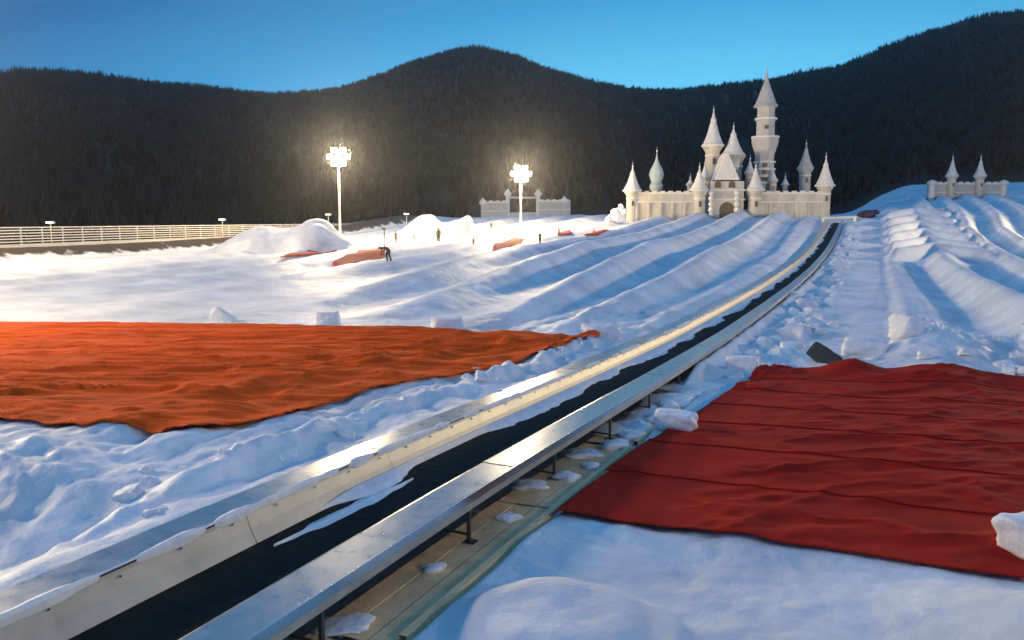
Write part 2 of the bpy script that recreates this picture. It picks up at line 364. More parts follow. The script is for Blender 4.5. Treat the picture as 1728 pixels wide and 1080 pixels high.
# ------------------------------------------------------------------ magic carpet lift
def P3(s, t, dz): x, y = xy(s, t); return Vector((x, y, float(T(s))+dz))
S0, S1 = -1.6, 106.6
lift = empty('conveyor_lift', P3(5, 0, -.6), 'long black conveyor belt lift between pale steel decks climbing the snow slope', 'conveyor lift')
def ribbon(name, prof, m, parent, s0=S0, s1=S1, ds=.6, thick=0, noise=None):
    ss = np.linspace(s0, s1, max(2, int(round((s1-s0)/ds)))+1)
    P_ = np.zeros((len(ss), len(prof), 3))
    for i, s_ in enumerate(ss):
        for j, (t_, dz) in enumerate(prof):
            if noise: t_, dz = noise(s_, j, t_, dz)
            P_[i, j] = P3(s_, t_, dz)
    return gridmesh(name, P_, m, parent, smooth=False, thick=thick)
belt = ribbon('belt', [(-.60, -.30), (.60, -.30)], M['belt'], lift, thick=.02)
ribbon('side_panel', [(.64, .0), (.62, -.31)], M['steel2'], lift)
ribbon('edge_strip', [(-.665, .002), (-.665, .022), (-.64, .022), (-.64, .002)], M['edge'], lift)
ribbon('edge_strip', [(1.05, .0), (1.05, .025), (1.075, .025), (1.075, -.06)], M['edge'], lift)
ribbon('skirt', [(1.062, -.055), (1.058, -.14), (1.0, -.16)], M['steel2'], lift)
k = 0; s_ = S0
while s_ < S1-.5:
    e_ = min(s_+2.4, S1)
    rr = random.uniform(-.004, .004)
    ribbon('deck_plate', [(.632, .004+rr), (.66, .012+rr), (1.03, .006+rr), (1.048, .0)], M['steel'], lift, s_+.006, e_-.006, ds=.6)
    ribbon('deck_plate', [(-1.16, -.035+rr), (-1.12, -.006+rr), (-.70, .004+rr), (-.668, .0)], M['steel'], lift, s_+.006, e_-.006, ds=.6)
    ribbon('side_panel', [(-.50, -.31), (-.59, -.15), (-.635, -.03), (-.64, .0)], M['steel2'], lift, s_+.004, e_-.004, ds=.6)
    s_ = e_
for i in range(64):
    s_ = -.6+i*.6; a = P3(s_, -.628, -.045); b_ = P3(s_, -.612, -.047)
    MB().tube(a, b_, .013, .011, 8).build('bolt', M['edge'], lift)
def fr(s_, j, t_, dz):
    h_ = max(0, float(fbm(s_*3.1, 2, 3, 44))-.34)*.075*(1.0+float(vnoise(s_*.6, 1, 8)))
    return (-.655+[-.02, -.5*h_-.012, .25*h_, .55*h_+.012, .5*h_+.012][j]), [.0, .012+h_*.5, .022+h_*.55, .012+h_*.1, -.02-.5*h_][j]+.012
ribbon('frost_rim', [(0, 0)]*5, M['chunk'], lift, -1.2, 60, .05, noise=fr)
for i in range(28):
    s_ = 2.2+i*2.38
    lg = MB(); a = P3(s_, 1.0, -.03); lg.box((a.x, a.y, a.z-.24), (.035, .035, .46), rz=R(-24))
    lg.box((a.x, a.y, a.z-.475), (.16, .13, .012), rz=R(-24)); b_ = P3(s_, .66, -.10); lg.tube(a+Vector((0, 0, -.06)), b_, .018)
    lg.tube(a+Vector((0, 0, -.4)), P3(s_+.0, .66, -.42), .014)
    lg.build('support_leg', M['dark_steel'], lift)
# snow that has drifted on to the near side of the belt
def dn(s_, j, t_, dz):
    wd = .05+.20*float(sst(s_, 7, 14))+.34*float(vnoise(s_*.8, 3, 6)-.5)+.12*float(fbm(s_*4, 1, 3, 2)-.5)
    wd = max(.03, wd)*float(sst(s_, 6, 7.2)); dz = dz*float(sst(s_, 6, 7.2))-.305*(1-float(sst(s_, 6, 7.2)))
    return [( -.53, dz), (-.53+wd*.6, dz), (-.53+wd, -.279)][j][0], dz
ribbon('drifted_snow', [(-.53, -.20), (0, -.235), (0, -.279)], M['chunk'], lift, 6, S1, .12, noise=dn)
for s0_, s1_, t0_ in ((5.6, 7.9, -.32),):
    def dn2(s_, j, t_, dz, s0_=s0_, s1_=s1_, t0_=t0_):
        f = (s_-s0_)/(s1_-s0_); wd = .10*math.sin(math.pi*min(1, max(0, f)))*(1+.8*float(vnoise(s_*5, 0, 9)-.5))
        return t0_+.1*f+(j-1)*wd, dz
    ribbon('drifted_snow', [(0, -.279), (0, -.255), (0, -.279)], M['chunk'], lift, s0_, s1_, .08, noise=dn2)
# top station: low white frame across the end
top = MB(); a = P3(107.2, -1.6, .25); b_ = P3(107.2, 2.4, .35)
top.tube(a, b_, .14); top.box(P3(107.2, -1.4, -.1), (.25, .25, .9)); top.box(P3(107.2, 2.2, -.1), (.25, .25, .9)); top.build('end_frame', M['roofsnow'], lift)

# boards beside the lift
walk = empty('boardwalk', P3(6, 1.3, -.5), 'tan wooden plank walkway along the right side of the conveyor lift', 'boardwalk')
for s0_, s1_ in ((-1.6, 4.78), (4.86, 8.2), (8.24, 11.3), (11.42, 16.0)):
    for tt0, tt1 in ((.72, .95), (.96, 1.20), (1.21, 1.42)):
        z_ = -.50+random.uniform(-.006, .006)
        ribbon('plank', [(tt0, z_-.03), (tt0+.004, z_), (tt1-.004, z_), (tt1, z_-.03)], M['wood'], walk, s0_, s1_, ds=.4)
for s0_, s1_ in ((-1.6, 4.7), (4.95, 11.25), (11.5, 14.4)):
    ribbon('edge_rail', [(1.43, -.52), (1.43, -.44), (1.50, -.44), (1.50, -.56)], M['wood2'], walk, s0_, s1_, ds=.4)
rg = np.random.default_rng(3)
def blob(mb, c, r, seed, flat=.5, n=12):
    bm = bmesh.new(); bmesh.ops.create_icosphere(bm, subdivisions=3, radius=1)
    rn = random.Random(seed); ph = [rn.uniform(0, 6) for _ in range(6)]
    vs = []
    for v in bm.verts:
        x, y, z = v.co; k_ = 1+.22*math.sin(3*x+ph[0])*math.sin(2.6*y+ph[1])+.16*math.sin(5*y+ph[2]+2*z)+.10*math.sin(9*x+ph[3])*math.sin(8*z+ph[4])
        vs.append(Vector(c)+Vector((x*r*k_, y*r*k_*.8, z*r*k_*flat)))
    fs = [tuple(v.index for v in f.verts) for f in bm.faces]; bm.free(); mb.add(vs, fs); return mb
for (s_, t_, r_) in ((9.4, 1.15, .17), (10.0, 1.28, .13), (11.2, 1.25, .22), (11.9, 1.3, .20), (12.6, 1.2, .2), (13.3, 1.35, .26), (14.5, 1.25, .25), (7.7, 1.1, .12), (15.6, 1.3, .3), (16.8, 1.25, .28), (6.2, 1.02, .10)):
    mb = MB(); blob(mb, (0, 0, 0), r_, int(s_*10), .45); o = mb.build('snow_lump', M['chunk'], smooth=True); o.location = P3(s_, t_, -.48)
    tag(o, 'small lump of snow lying on the boards beside the conveyor', 'snow lump', 'snow lumps on the boardwalk')
for s_, t_, r_ in ((12.4, 1.05, .5), (13.6, 1.2, .6), (15.0, 1.1, .7), (16.6, 1.2, .8), (10.6, .95, .30), (8.9, .85, .26), (5.0, .9, .22)):
    mb = MB(); blob(mb, (0, 0, 0), r_, int(s_*31), .16); o = mb.build('snow_patch', M['chunk'], smooth=True); o.location = P3(s_, t_, -.49); tag(o, 'thin patch of snow spread over the boards beside the conveyor', 'snow patch', 'snow patches on the boardwalk')

# ------------------------------------------------------------------ tarps
def poly_interp(pts, n, off):
    w_ = [hit(px, py, off) for px, py in pts]; X = np.array([[p_.x, p_.y] for p_ in w_])
    d = np.r_[0, np.cumsum(np.linalg.norm(np.diff(X, axis=0), axis=1))]; q = np.linspace(0, d[-1], n)
    return np.stack([np.interp(q, d, X[:, 0]), np.interp(q, d, X[:, 1])], -1)
farL = np.array([[-32, 20.5], [-15.5, 24.1], [-9.2, 24.0], [-2.8, 23.3], [1.5, 21.4], [2.3, 21.0]])
nearL = np.array([[-12.5, 10.0], [-7.1, 10.9], [-5.2, 10.35], [-4.1, 10.3], [-3.3, 11.3], [-2.9, 12.4], [-2.2, 13.7], [-1.2, 15.0], [.9, 18.0], [2.3, 21.0]])
def resamp(P_, n):
    d = np.r_[0, np.cumsum(np.linalg.norm(np.diff(P_, axis=0), axis=1))]; q = np.linspace(0, d[-1], n)
    return np.stack([np.interp(q, d, P_[:, 0]), np.interp(q, d, P_[:, 1])], -1)
nu, nv = 420, 260
fa = resamp(farL, nu); ne = resamp(nearL, nu)
ne = ne+np.stack([.0*ne[:, 0], .22*(fbm(ne[:, 0]*1.6, ne[:, 1]*1.6, 3, 61)-.5)*2], -1)
v_ = np.linspace(0, 1, nv)[:, None, None]; PL = ne[None]*(1-v_)+fa[None]*v_
X, Y = PL[..., 0], PL[..., 1]
base_ = ground(X, Y, False)
for _ in range(14):
    p_ = np.pad(base_, 1, 'edge'); base_ = np.maximum(base_*.0+(p_[:-2, 1:-1]+p_[2:, 1:-1]+p_[1:-1, :-2]+p_[1:-1, 2:])/4, 0*base_-9)
base_ = np.maximum(base_+.05, ground(X, Y)+.03)
# long folds running roughly across, crumpled near the near edge
wx = X*.30+Y*.15; wy = Y*1.2-X*.12
n_ = fbm(wx, wy*1.3, 4, 90); rid = 1-np.abs(2*n_-1)
n2_ = fbm(wx*2.2+3, wy*2.6, 3, 91); rid2 = 1-np.abs(2*n2_-1)
ed = np.clip(v_[..., 0]*6, 0, 1)
wr = (.09*(n_-.4)+.085*rid**6+.03*rid2**4)*(.5+.8*(1-v_[..., 0]))
Z = base_+.02+np.clip(wr, -.0, 1)*(.25+.75*ed)-.03*(1-ed)
tl = gridmesh('ground_tarp', np.stack([X, Y, Z], -1), M['tarpL'], thick=.012)
tag(tl, 'huge wrinkled orange-red tarp spread on the snow left of the conveyor', 'tarp')

rt = empty('ground_tarp', (6, 12, -.1), 'dark red tarp of overlapping strips on the snow right of the conveyor', 'tarp')
A_ = np.array([.42, 8.40]); B_ = np.array([4.55, 6.72]); C_ = np.array([11.6, 16.9]); D_ = np.array([5.92, 18.60])
ns = 7
for i in range(ns):
    v0 = i/ns-.0; v1 = (i+1)/ns+.012
    vv, uu = np.meshgrid(np.linspace(v0, v1, 46), np.linspace(0, 1, 200), indexing='ij')
    jog = .008*np.sin(i*2.3)
    uu2 = uu*(1+jog)-jog*.5
    Lp = A_[None, None]*(1-vv[..., None])+D_[None, None]*vv[..., None]; Rp = B_[None, None]*(1-vv[..., None])+C_[None, None]*vv[..., None]
    q = Lp*(1-uu2[..., None])+Rp*uu2[..., None]
    X, Y = q[..., 0], q[..., 1]
    # wavering strip edges
    X = X+.06*(fbm(uu*6, uu*0+i*3, 2, 70)-.5); Y = Y+.16*(fbm(uu*5, uu*0+i*5, 2, 71)-.5)
    Z = np.maximum(ground(X, Y, False)+.022, ground(X, Y)+.012)
    bmp = fbm(X*.55+.3*Y, Y*1.3-.35*X, 3, 33); rid = 1-np.abs(2*bmp-1)
    f = (vv-v0)/(v1-v0)
    Z = Z+.05*(bmp-.4)*sst(uu, .0, .3)+.05*rid**6*sst(uu, .15, .5)+.016*(1-f)+.004+.05*sst(vv, .1, .3)
    # raised fold near the far edge
    Z = Z+.30*np.exp(-(((uu-.33+.15*(vv-.9))/.10)**2+((vv-.98)/.045)**2)) + .13*np.exp(-(((uu-.48-.9*(.98-vv))/.16)**2+((vv-.90)/.025)**2))
    gridmesh('strip', np.stack([X, Y, Z], -1), M['tarpR'], rt, thick=.010)

# small red strips lying in the far lanes
red = [([(472, 439), (520, 433), (570, 424), (555, 421), (520, 424), (490, 431)], 'dark red felt patch in the lane below the long snow pile'),
       ([(560, 446), (600, 444), (650, 432), (640, 421), (605, 425), (580, 435)], 'salmon red felt patch beside the bending person'),
       ([(832, 419), (862, 417), (888, 405), (868, 403), (848, 409)], 'red felt patch in the lane below the second lamp mast'),
       ([(940, 398), (965, 396), (962, 390), (942, 390)], 'small pale red felt patch right of the standing green figure'),
       ([(984, 399), (1008, 399), (1026, 390), (1002, 390)], 'red felt patch closest to the castle')]
for pts, lab in red:
    pw = [hit(px, py) for px, py in pts]; c0 = sum(pw, Vector())/len(pw)
    mb = MB(); rings = 7; n = len(pw)*6
    out_ = []
    for i in range(len(pw)):
        for j in range(6): out_.append(pw[i].lerp(pw[(i+1) % len(pw)], j/6))
    vs = []
    for r_ in range(rings+1):
        for q in out_:
            p_ = c0.lerp(q, r_/rings); vs.append((p_.x, p_.y, gz(p_.x, p_.y)+.10+.05*math.sin(p_.x*2)))
    fs = [(r_*n+k_, r_*n+(k_+1) % n, (r_+1)*n+(k_+1) % n, (r_+1)*n+k_) for r_ in range(rings) for k_ in range(n)]
    mb.add(vs, fs); o = mb.build('felt_strip', M['tarpF'], smooth=True); s__ = o.modifiers.new('t', 'SOLIDIFY'); s__.thickness = .03
    tag(o, lab, 'tarp', 'red felt patches in the far tubing lanes')

# ------------------------------------------------------------------ snow blocks
def block(name, loc, d, rz, label, seed, tilt=(0, 0), group=None, cat='snow block', rg_=.16):
    bm = bmesh.new(); bmesh.ops.create_cube(bm, size=1); bmesh.ops.subdivide_edges(bm, edges=bm.edges, cuts=9, use_grid_fill=True)
    rn = random.Random(seed); o1, o2 = rn.uniform(0, 50), rn.uniform(0, 50)
    for v in bm.verts:
        c = v.co.copy(); l = max(abs(c.x), abs(c.y), abs(c.z)); r_ = c.length
        c *= 1-.16*max(0, (r_-.5)/.366)**1.5
        f = 1+rg_*(float(fbm(c.x*2.2+o1, c.y*2.2+c.z*2.6+o2, 3, seed))-.5)*2
        v.co = Vector((c.x*d[0]*f, c.y*d[1]*f, c.z*d[2]*f))
    bmesh.ops.rotate(bm, verts=bm.verts, cent=(0, 0, 0), matrix=Matrix.Rotation(tilt[0], 3, 'X')@Matrix.Rotation(tilt[1], 3, 'Y'))
    me = bpy.data.meshes.new(name); bm.to_mesh(me); bm.free()
    o = link(name, me, M['chunk'], smooth=True); o.location = loc; o.rotation_euler = (0, 0, rz); tag(o, label, cat, group); return o
def onz(x, y, dz): return (x, y, gz(x, y)+dz)
block('snow_block', (2.55, 12.25, .02), (.62, .42, .30), R(-30), 'snow block with one bright cut face on the left edge of the dark red tarp', 1)
block('snow_block', (5.35, 18.4, -.13), (.75, .5, .36), R(-25), 'snow block at the far left corner of the dark red tarp', 2)
block('snow_block', (4.93, 7.15, .12), (.50, .75, .36), R(20), 'snow block on the near right corner of the dark red tarp by the frame edge', 3)
block('snow_block', onz(-1.9, 23.6, .1), (.95, .6, .46), R(10), 'blue-grey snow lump behind the far edge of the orange tarp, nearest the conveyor', 4)
block('snow_block', onz(-5.75, 24.9, .12), (.72, .5, .52), R(5), 'square grey snow block behind the middle of the orange tarp', 5)
block('snow_block', onz(-9.2, 25.4, .08), (.80, .35, .50), R(0), 'slanted grey snow slab behind the far edge of the orange tarp, leftmost', 6, (0, R(35)))
block('snow_block', onz(2.4, 21.6, .08), (1.0, .7, .42), R(0), 'rounded white snow lump at the right tip of the orange tarp', 7, rg_=.42)
block('snow_block', onz(9.3, 20.9, .12), (1.1, .6, .5), R(-20), 'large pale snow chunk behind the dark red tarp', 8, rg_=.42)
_d = block('shaded_slab', onz(7.75, 19.75, .16), (.85, .10, .42), R(-42), 'shaded slab, painted dark blue-grey, propped on the snow behind the fold of the dark red tarp', 9, (R(-35), R(28)), rg_=.2, cat='slab'); _d.data.materials.clear(); _d.data.materials.append(mat('slab_shade', (.03, .035, .04), .8))  # slab in shade; the shade is put into its dark blue-grey colour
block('snow_block', onz(10.6, 21.3, .2), (.8, .7, .7), R(15), 'yellowish lit snow chunk beside the churned heap', 10, (0, R(10)), rg_=.42)
rn = random.Random(11)
for i in range(70):
    s_ = rn.uniform(14, 70) if i > 22 else rn.uniform(16, 30); t_ = rn.gauss(2.3, .55) if i > 22 else rn.uniform(1.8, 5.2)
    if s_ < 21 and t_ > 2.0: continue
    x, y = xy(s_, t_); sz = rn.uniform(.10, .40)
    block('snow_chunk', onz(x, y, sz*.02), (sz*1.4, sz, sz*.6), rn.uniform(0, 3), 'loose chunk of snow in the rough strip between conveyor and smooth path', 100+i, (rn.uniform(-.4, .4), rn.uniform(-.4, .4)), 'loose snow chunks right of the conveyor', 'snow chunk', .38)
for i in range(34):
    s_ = rn.uniform(21, 27.5); t_ = rn.uniform(5.2, 9.0); x, y = xy(s_, t_); sz = rn.uniform(.12, .34)
    block('snow_chunk', onz(x, y, sz*.12), (sz*1.3, sz, sz*.7), rn.uniform(0, 3), 'loose chunk of snow on the churned heap beyond the red tarp', 200+i, (rn.uniform(-.4, .4), rn.uniform(-.4, .4)), 'snow chunks on the churned heap', 'snow chunk', .38)
for i in range(46):
    s_ = rn.uniform(5, 22); t_ = -rn.gauss(1.95, .3)-(.5 if i % 3 == 0 else 0); x, y = xy(s_, t_); sz = rn.uniform(.05, .20)
    block('snow_chunk', onz(x, y, sz*.1), (sz*1.4, sz, sz*.6), rn.uniform(0, 3), 'small loose snow clod along the left bank of the conveyor', 300+i, (rn.uniform(-.4, .4), rn.uniform(-.4, .4)), 'snow clods on the left bank', 'snow clod', .38)

# ------------------------------------------------------------------ snow piles far left
def pile(name, pts, depth, label, seed, Y):
    # crest outline points (x offset, height); body is a rounded ridge
    n = 90; mrows = 36; xs = np.linspace(pts[0][0], pts[-1][0], n); hs = np.interp(xs, [p_[0] for p_ in pts], [p_[1] for p_ in pts])
    k_ = np.hanning(9); k_ /= k_.sum(); hs = np.convolve(np.pad(hs, 4, 'edge'), k_, 'valid')
    v = np.linspace(-1, 1, mrows)
    XX_, VV_ = np.meshgrid(xs, v, indexing='xy'); YY_ = Y+VV_*depth*(.35+.65*(hs/hs.max())[None]); 
    gg = ground(XX_, YY_)-.15
    HH = hs[None]*(1-np.abs(VV_)**1.7)
    ZZ_ = gg+HH+.5*(fbm(XX_*.8, YY_*.8+HH, 4, seed)-.5)*np.clip(HH, 0, 1)
    return tag(gridmesh(name, np.stack([XX_, YY_, ZZ_], -1), M['snow']), label, 'snow pile')
pile('snow_pile', [(-31.5, 0), (-29, 1.0), (-27, 2.1), (-24.5, 2.4), (-22.5, 2.5), (-20, 3.1), (-18.5, 2.9), (-16.5, 1.5), (-14.5, .0)], 4.2, 'long grey-white snow pile in front of the left lamp mast', 21, 80)
pile('snow_pile', [(-15.5, 0), (-13.5, 1.2), (-11, 2.4), (-9.4, 2.9), (-8.2, 2.1), (-6.4, 2.35), (-4.9, 2.2), (-4.3, 0)], 2.6, 'glaring white snow pile behind the standing people', 22, 97)

# ------------------------------------------------------------------ fences and little lamps
def fence_pts(k): return FX+FDX*k, FY+FDY*k
fn = empty('rail_fence', (*fence_pts(10), gz(*fence_pts(10))), 'long pale horizontal rail fence on the dirt bank at far left', 'fence')
def ftop(k): return 3.04+.012*k
def fbot(k): return 1.12+.026*k
ks = list(np.arange(-22, 66, 2.0))
for k_ in ks:
    x, y = fence_pts(k_); mb = MB(); mb.box((x, y, (ftop(k_)+fbot(k_))/2-.45), (.12, .12, ftop(k_)-fbot(k_)+1.0)); mb.build('post', M['fence'], fn)
for j in range(8):
    f = j/7; mb = MB()
    hh = .055 if j else .20
    for a, b_ in zip(ks[:-1], ks[1:]):
        for sgn in (0,):
            pa = fence_pts(a); pb = fence_pts(b_); za = fbot(a)*(1-f)+ftop(a)*f; zb_ = fbot(b_)*(1-f)+ftop(b_)*f
            p0 = Vector((*pa, za)); p1 = Vector((*pb, zb_)); nrm = Vector((FDY, -FDX, 0))*.09
            up = Vector((0, 0, hh)); th = Vector((FDY, -FDX, 0))*.04
            v8 = [p0+nrm-up, p1+nrm-up, p1+nrm+th-up, p0+nrm+th-up, p0+nrm+up, p1+nrm+up, p1+nrm+th+up, p0+nrm+th+up]
            mb.add(v8, [(3, 2, 1, 0), (4, 5, 6, 7), (0, 1, 5, 4), (1, 2, 6, 5), (2, 3, 7, 6), (3, 0, 4, 7)])
    mb.build('rail', M['fence'], fn)
def small_lamp(p_, label):
    e_ = empty('post_lamp', (p_.x, p_.y, gz(p_.x, p_.y)), label, 'lamp', 'small lamps along the back fence')
    zb_ = max(gz(p_.x, p_.y)-.2, p_.z-3)
    MB().tube((p_.x, p_.y, zb_), (p_.x, p_.y, p_.z-.1), .05).build('pole', M['pole'], e_)
    MB().box((p_.x, p_.y, p_.z), (.8, .35, .22)).build('lamp_housing', M['pole'], e_, bevel=.04)
    MB().box((p_.x, p_.y-.19, p_.z), (.74, .03, .18)).build('lens', M['lens2'], e_)
small_lamp(at(85, 375.5, 82), 'small pale lamp above the rail fence, leftmost')
small_lamp(at(375, 370.5, 97.5), 'small pale lamp above the left end of the long snow pile')
small_lamp(at(554, 362, 112), 'tiny lamp just left of the left mast')
small_lamp(at(686, 361, 118), 'bright little lamp above the glaring white snow pile')

# ------------------------------------------------------------------ floodlight masts
WARM = (1.0, .74, .43)
def mast(loc, H, label, power, aim, r=.12, heads=7, group='floodlight masts'):
    x, y = loc; z0 = gz(x, y)-.3; e_ = empty('floodlight_mast', (x, y, z0), label, 'floodlight mast', group)
    p_ = MB(); p_.tube((x, y, z0), (x, y, H+.3), r*1.25, r*.8, 14); p_.lathe((x, y, z0), [(r*2.6, 0), (r*2.6, .08), (r*1.5, .14), (r*1.3, .4)], 14); p_.build('pole', M['pole'], e_, smooth=True)
    MB().box((x, y, H), (2.3, .10, .10)).box((x, y, H+.7), (1.7, .10, .10)).build('crossarm', M['pole'], e_)
    ax = Vector((aim[0]-x, aim[1]-y, 0)).normalized()
    rot = math.atan2(ax.y, ax.x)-math.pi/2
    for i in range(heads):
        an = i*math.pi/3; c = Vector((x+(1.0*math.cos(an) if i < 6 else 0), y, H+.35+(.86*math.sin(an) if i < 6 else 0)))
        q = Matrix.Rotation(rot, 3, 'Z')@Matrix.Rotation(R(-28), 3, 'X')
        c = c+q@Vector((0, .2, 0))
        hd = MB().box(c, (.66, .22, .54), M=q).build('floodlight', M['dark_steel'], e_, bevel=.03)
        MB().box(c+q@Vector((0, .125, 0)), (.60, .02, .48), M=q).build('lens', M['lens'], hd)
    L = bpy.data.lights.new('flood', 'POINT'); L.energy = power; L.color = WARM; L.shadow_soft_size = 1.1
    lo = bpy.data.objects.new('flood_light', L); COL.objects.link(lo); lo.location = Vector((x, y, H+.35))+Vector((ax.x, ax.y, 0))*.95
    lo.parent = e_; bpy.context.view_layer.update(); lo.matrix_parent_inverse = e_.matrix_world.inverted()
    return e_
m1 = at(571, 268, 93); mast((m1.x, 93), m1.z, 'tall lit floodlight mast behind the long snow pile at left', 26000, (0, 20))
m2 = at(879, 296, 104); mast((m2.x, 104), m2.z, 'lit floodlight mast in front of the low back wall', 24000, (6, 20))
mast((-26, 20), 9.5, 'floodlight mast outside the left edge of the picture lighting the orange tarp', 15000, (0, 20), group=None)
mast((64, 64), 9.5, 'floodlight mast outside the right edge of the picture lighting the right lanes', 60000, (0, 20), group=None)

mast((-50, 56), 14.0, 'tall floodlight mast outside the left edge lighting the whole snow field', 64000, (0, 40), group=None)
mast((24, -14), 12, 'floodlight mast behind the viewer to the right', 6500, (0, 20), group=None)

# ------------------------------------------------------------------ castle
CY = 109.0
def cx(px, Y=CY): return at(px, 385, Y).x
def cz(py, Y=CY): return at(1230, py, Y).z
PXM = CY/FPX*1.0
cas = empty('snow_castle', (cx(1230), CY, 3.8), 'pale fairy-tale castle with spired towers on the hilltop', 'castle')
def turret(px, py_base, py_cap, py_tip, rpx, m=M['plaster'], roof=M['roofsnow'], Y=CY, parent=cas, ball=False, name='turret', capw=1.7, onion=False):
    x = cx(px, Y); s_ = Y/FPX; r_ = rpx*s_; z0 = cz(py_base, Y)-.6; zc = cz(py_cap, Y); zt = cz(py_tip, Y)
    dz_ = zc-z0
    b_ = MB().lathe((x, Y, 0), [(r_*1.12, z0), (r_*1.12, z0+.75), (r_, z0+.8), (r_, zc-.9*r_), (r_*1.05, zc-.7*r_), (r_*1.4, zc-.15*r_), (r_*1.4, zc)], 18).build(name, m, parent, smooth=False)
    h_ = zt-zc; c_ = r_*capw
    if onion: pr = [(c_, 0), (c_*1.05, .06*h_), (c_*.75, .16*h_), (c_*.95, .24*h_), (c_*1.15, .36*h_), (c_*.95, .5*h_), (c_*.5, .64*h_), (c_*.16, .8*h_), (.02, h_)]
    else: pr = [(c_*.8, -.02), (c_, .0), (c_*1.02, .05*h_), (c_*.86, .10*h_), (c_*.55, .34*h_), (c_*.34, .58*h_), (c_*.24, .68*h_), (c_*.27, .73*h_), (c_*.14, .82*h_), (.02, h_)]
    MB().lathe((x, Y, zc), pr, 18).build('spire', roof, b_, smooth=False)
    MB().lathe((x, Y, 0), [(r_*1.09, zc-1.35*r_), (r_*1.09, zc-1.12*r_)], 18).build('ring', M['roofsnow'], b_)
    MB().box((x, Y-r_*.98, zc-2.1*r_), (r_*.42, r_*.2, r_*.85)).build('window', M['darkwin'], b_)
    MB().lathe((x, Y, zt-.12), [(.05, 0), (.13, .1), (.13, .2), (.03, .3), (.02, .75)], 8).build('finial', M['roofsnow'], b_)
    return b_
def wall(x0, x1, py_top, py_base, Y, dep, m, parent, name='curtain_wall'):
    xa, xb = cx(x0, Y), cx(x1, Y); zt = cz(py_top, Y); zb_ = cz(py_base, Y)-1.0
    w_ = MB().box(((xa+xb)/2, Y, (zt+zb_)/2), (xb-xa, dep, zt-zb_))
    o = w_.build(name, m, parent)
    hb = cz(py_top+14, Y)
    MB().box(((xa+xb)/2, Y, hb), (xb-xa-.02, dep+.24, .16)).build('string_course', M['roofsnow'], o)
    MB().box(((xa+xb)/2, Y, zt+.06), (xb-xa-.02, dep+.34, .24)).build('coping', M['roofsnow'], o)
    n = max(2, int((xb-xa)/1.05)); mer = MB()
    for i in range(n): mer.box((xa+(i+.5)*(xb-xa)/n, Y-dep*.4, zt+.26), ((xb-xa)/n*.6, .3, .2))
    mer.build('battlements', M['roofsnow'], o)
    if dep > .9:
        n = max(2, int((xb-xa)/1.7)); pz0 = zb_+1.0
        for i in range(n+1):
            xx = xa+.25+i*(xb-xa-.5)/n
            MB().box((xx, Y-dep/2-.08, (pz0+hb)/2-.5), (.28, .22, hb-pz0+.9)).build('buttress', M['plaster'], o)
    return o
wall(1069, 1176, 327, 376, CY, 1.0, M['plaster'], cas)
wall(1272, 1386, 327, 372, CY, 1.0, M['plaster'], cas)
turret(1066, 376, 323, 281, 9.5); turret(1389, 370, 315, 265, 9.5)
turret(1178, 374, 322, 282, 10.5, capw=1.55); turret(1272, 374, 322, 280, 10.5, capw=1.55)
turret(1106, 330, 317, 255, 8, Y=CY+7, m=M['plaster2'], roof=M['tealroof'], onion=True, capw=1.35)
turret(1355, 332, 285, 243, 9, Y=CY+6, m=M['plaster2'], roof=M['plaster2'], capw=1.5)
turret(1163, 330, 312, 300, 4.5, Y=CY+5, m=M['plaster2']); turret(1322, 330, 312, 298, 4.5, Y=CY+5, m=M['plaster2'])
# gatehouse
xa, xb = cx(1196), cx(1252); ztop = cz(306); z0 = cz(378)
gh = MB().box(((xa+xb)/2, CY+1.6, (ztop+z0)/2), (xb-xa, 4.0, ztop-z0)).build('gatehouse', M['plaster'], cas)
yf = CY-.40
def front(pts, y0, dep, m, name, parent):
    mb = MB(); n = len(pts); v = [(p_[0], y0, p_[1]) for p_ in pts]+[(p_[0], y0+dep, p_[1]) for p_ in pts]
    mb.add(v, [tuple(range(n)), tuple(range(n, 2*n))[::-1]]+[(k_, n+k_, n+(k_+1) % n, (k_+1) % n) for k_ in range(n)]); return mb.build(name, m, parent)
def C(px, py): return (cx(px), cz(py))
front([C(1203, 304), C(1223, 258), C(1244, 304)], yf-.15, 3.9, M['roofsnow'], 'gable', gh)
def arch(px0, px1, pyb, pyt, n=8):
    c = (px0+px1)/2; r_ = (px1-px0)/2; return [C(px0, pyb), C(px1, pyb)]+[C(c+r_*math.cos(a), pyt+r_-r_*math.sin(a)) for a in np.linspace(0, math.pi, n)]
front(arch(1212, 1236, 374, 341), yf-.06, .08, M['darkwin'], 'gate_recess', gh)
for x0, x1 in ((1203, 1213), (1226, 1237)): front(arch(x0, x1, 317, 306), yf-.06, .08, M['darkwin'], 'window', gh)
for x0, x1 in ((1204, 1217), (1223, 1237)): front([C(x0, 334), C(x1, 334), C(x1, 325), C(x0, 325)], yf-.06, .08, M['plaster2'], 'panel', gh)
MB().box(((xa+xb)/2, yf-.05, cz(321)), (xb-xa+.3, .3, .22)).build('string_course', M['roofsnow'], gh)
MB().box(((xa+xb)/2, yf-.05, cz(337)), (xb-xa+.3, .3, .18)).build('string_course', M['roofsnow'], gh)
for px in (1197, 1240):
    mb = MB()
    z_ = z0
    while z_ < cz(322): mb.lathe((cx(px), yf-.15, z_), [(.18, 0), (.38, .25), (.38, .5), (.18, .75)], 12); z_ += .75
    mb.build('column', M['roofsnow'], gh)
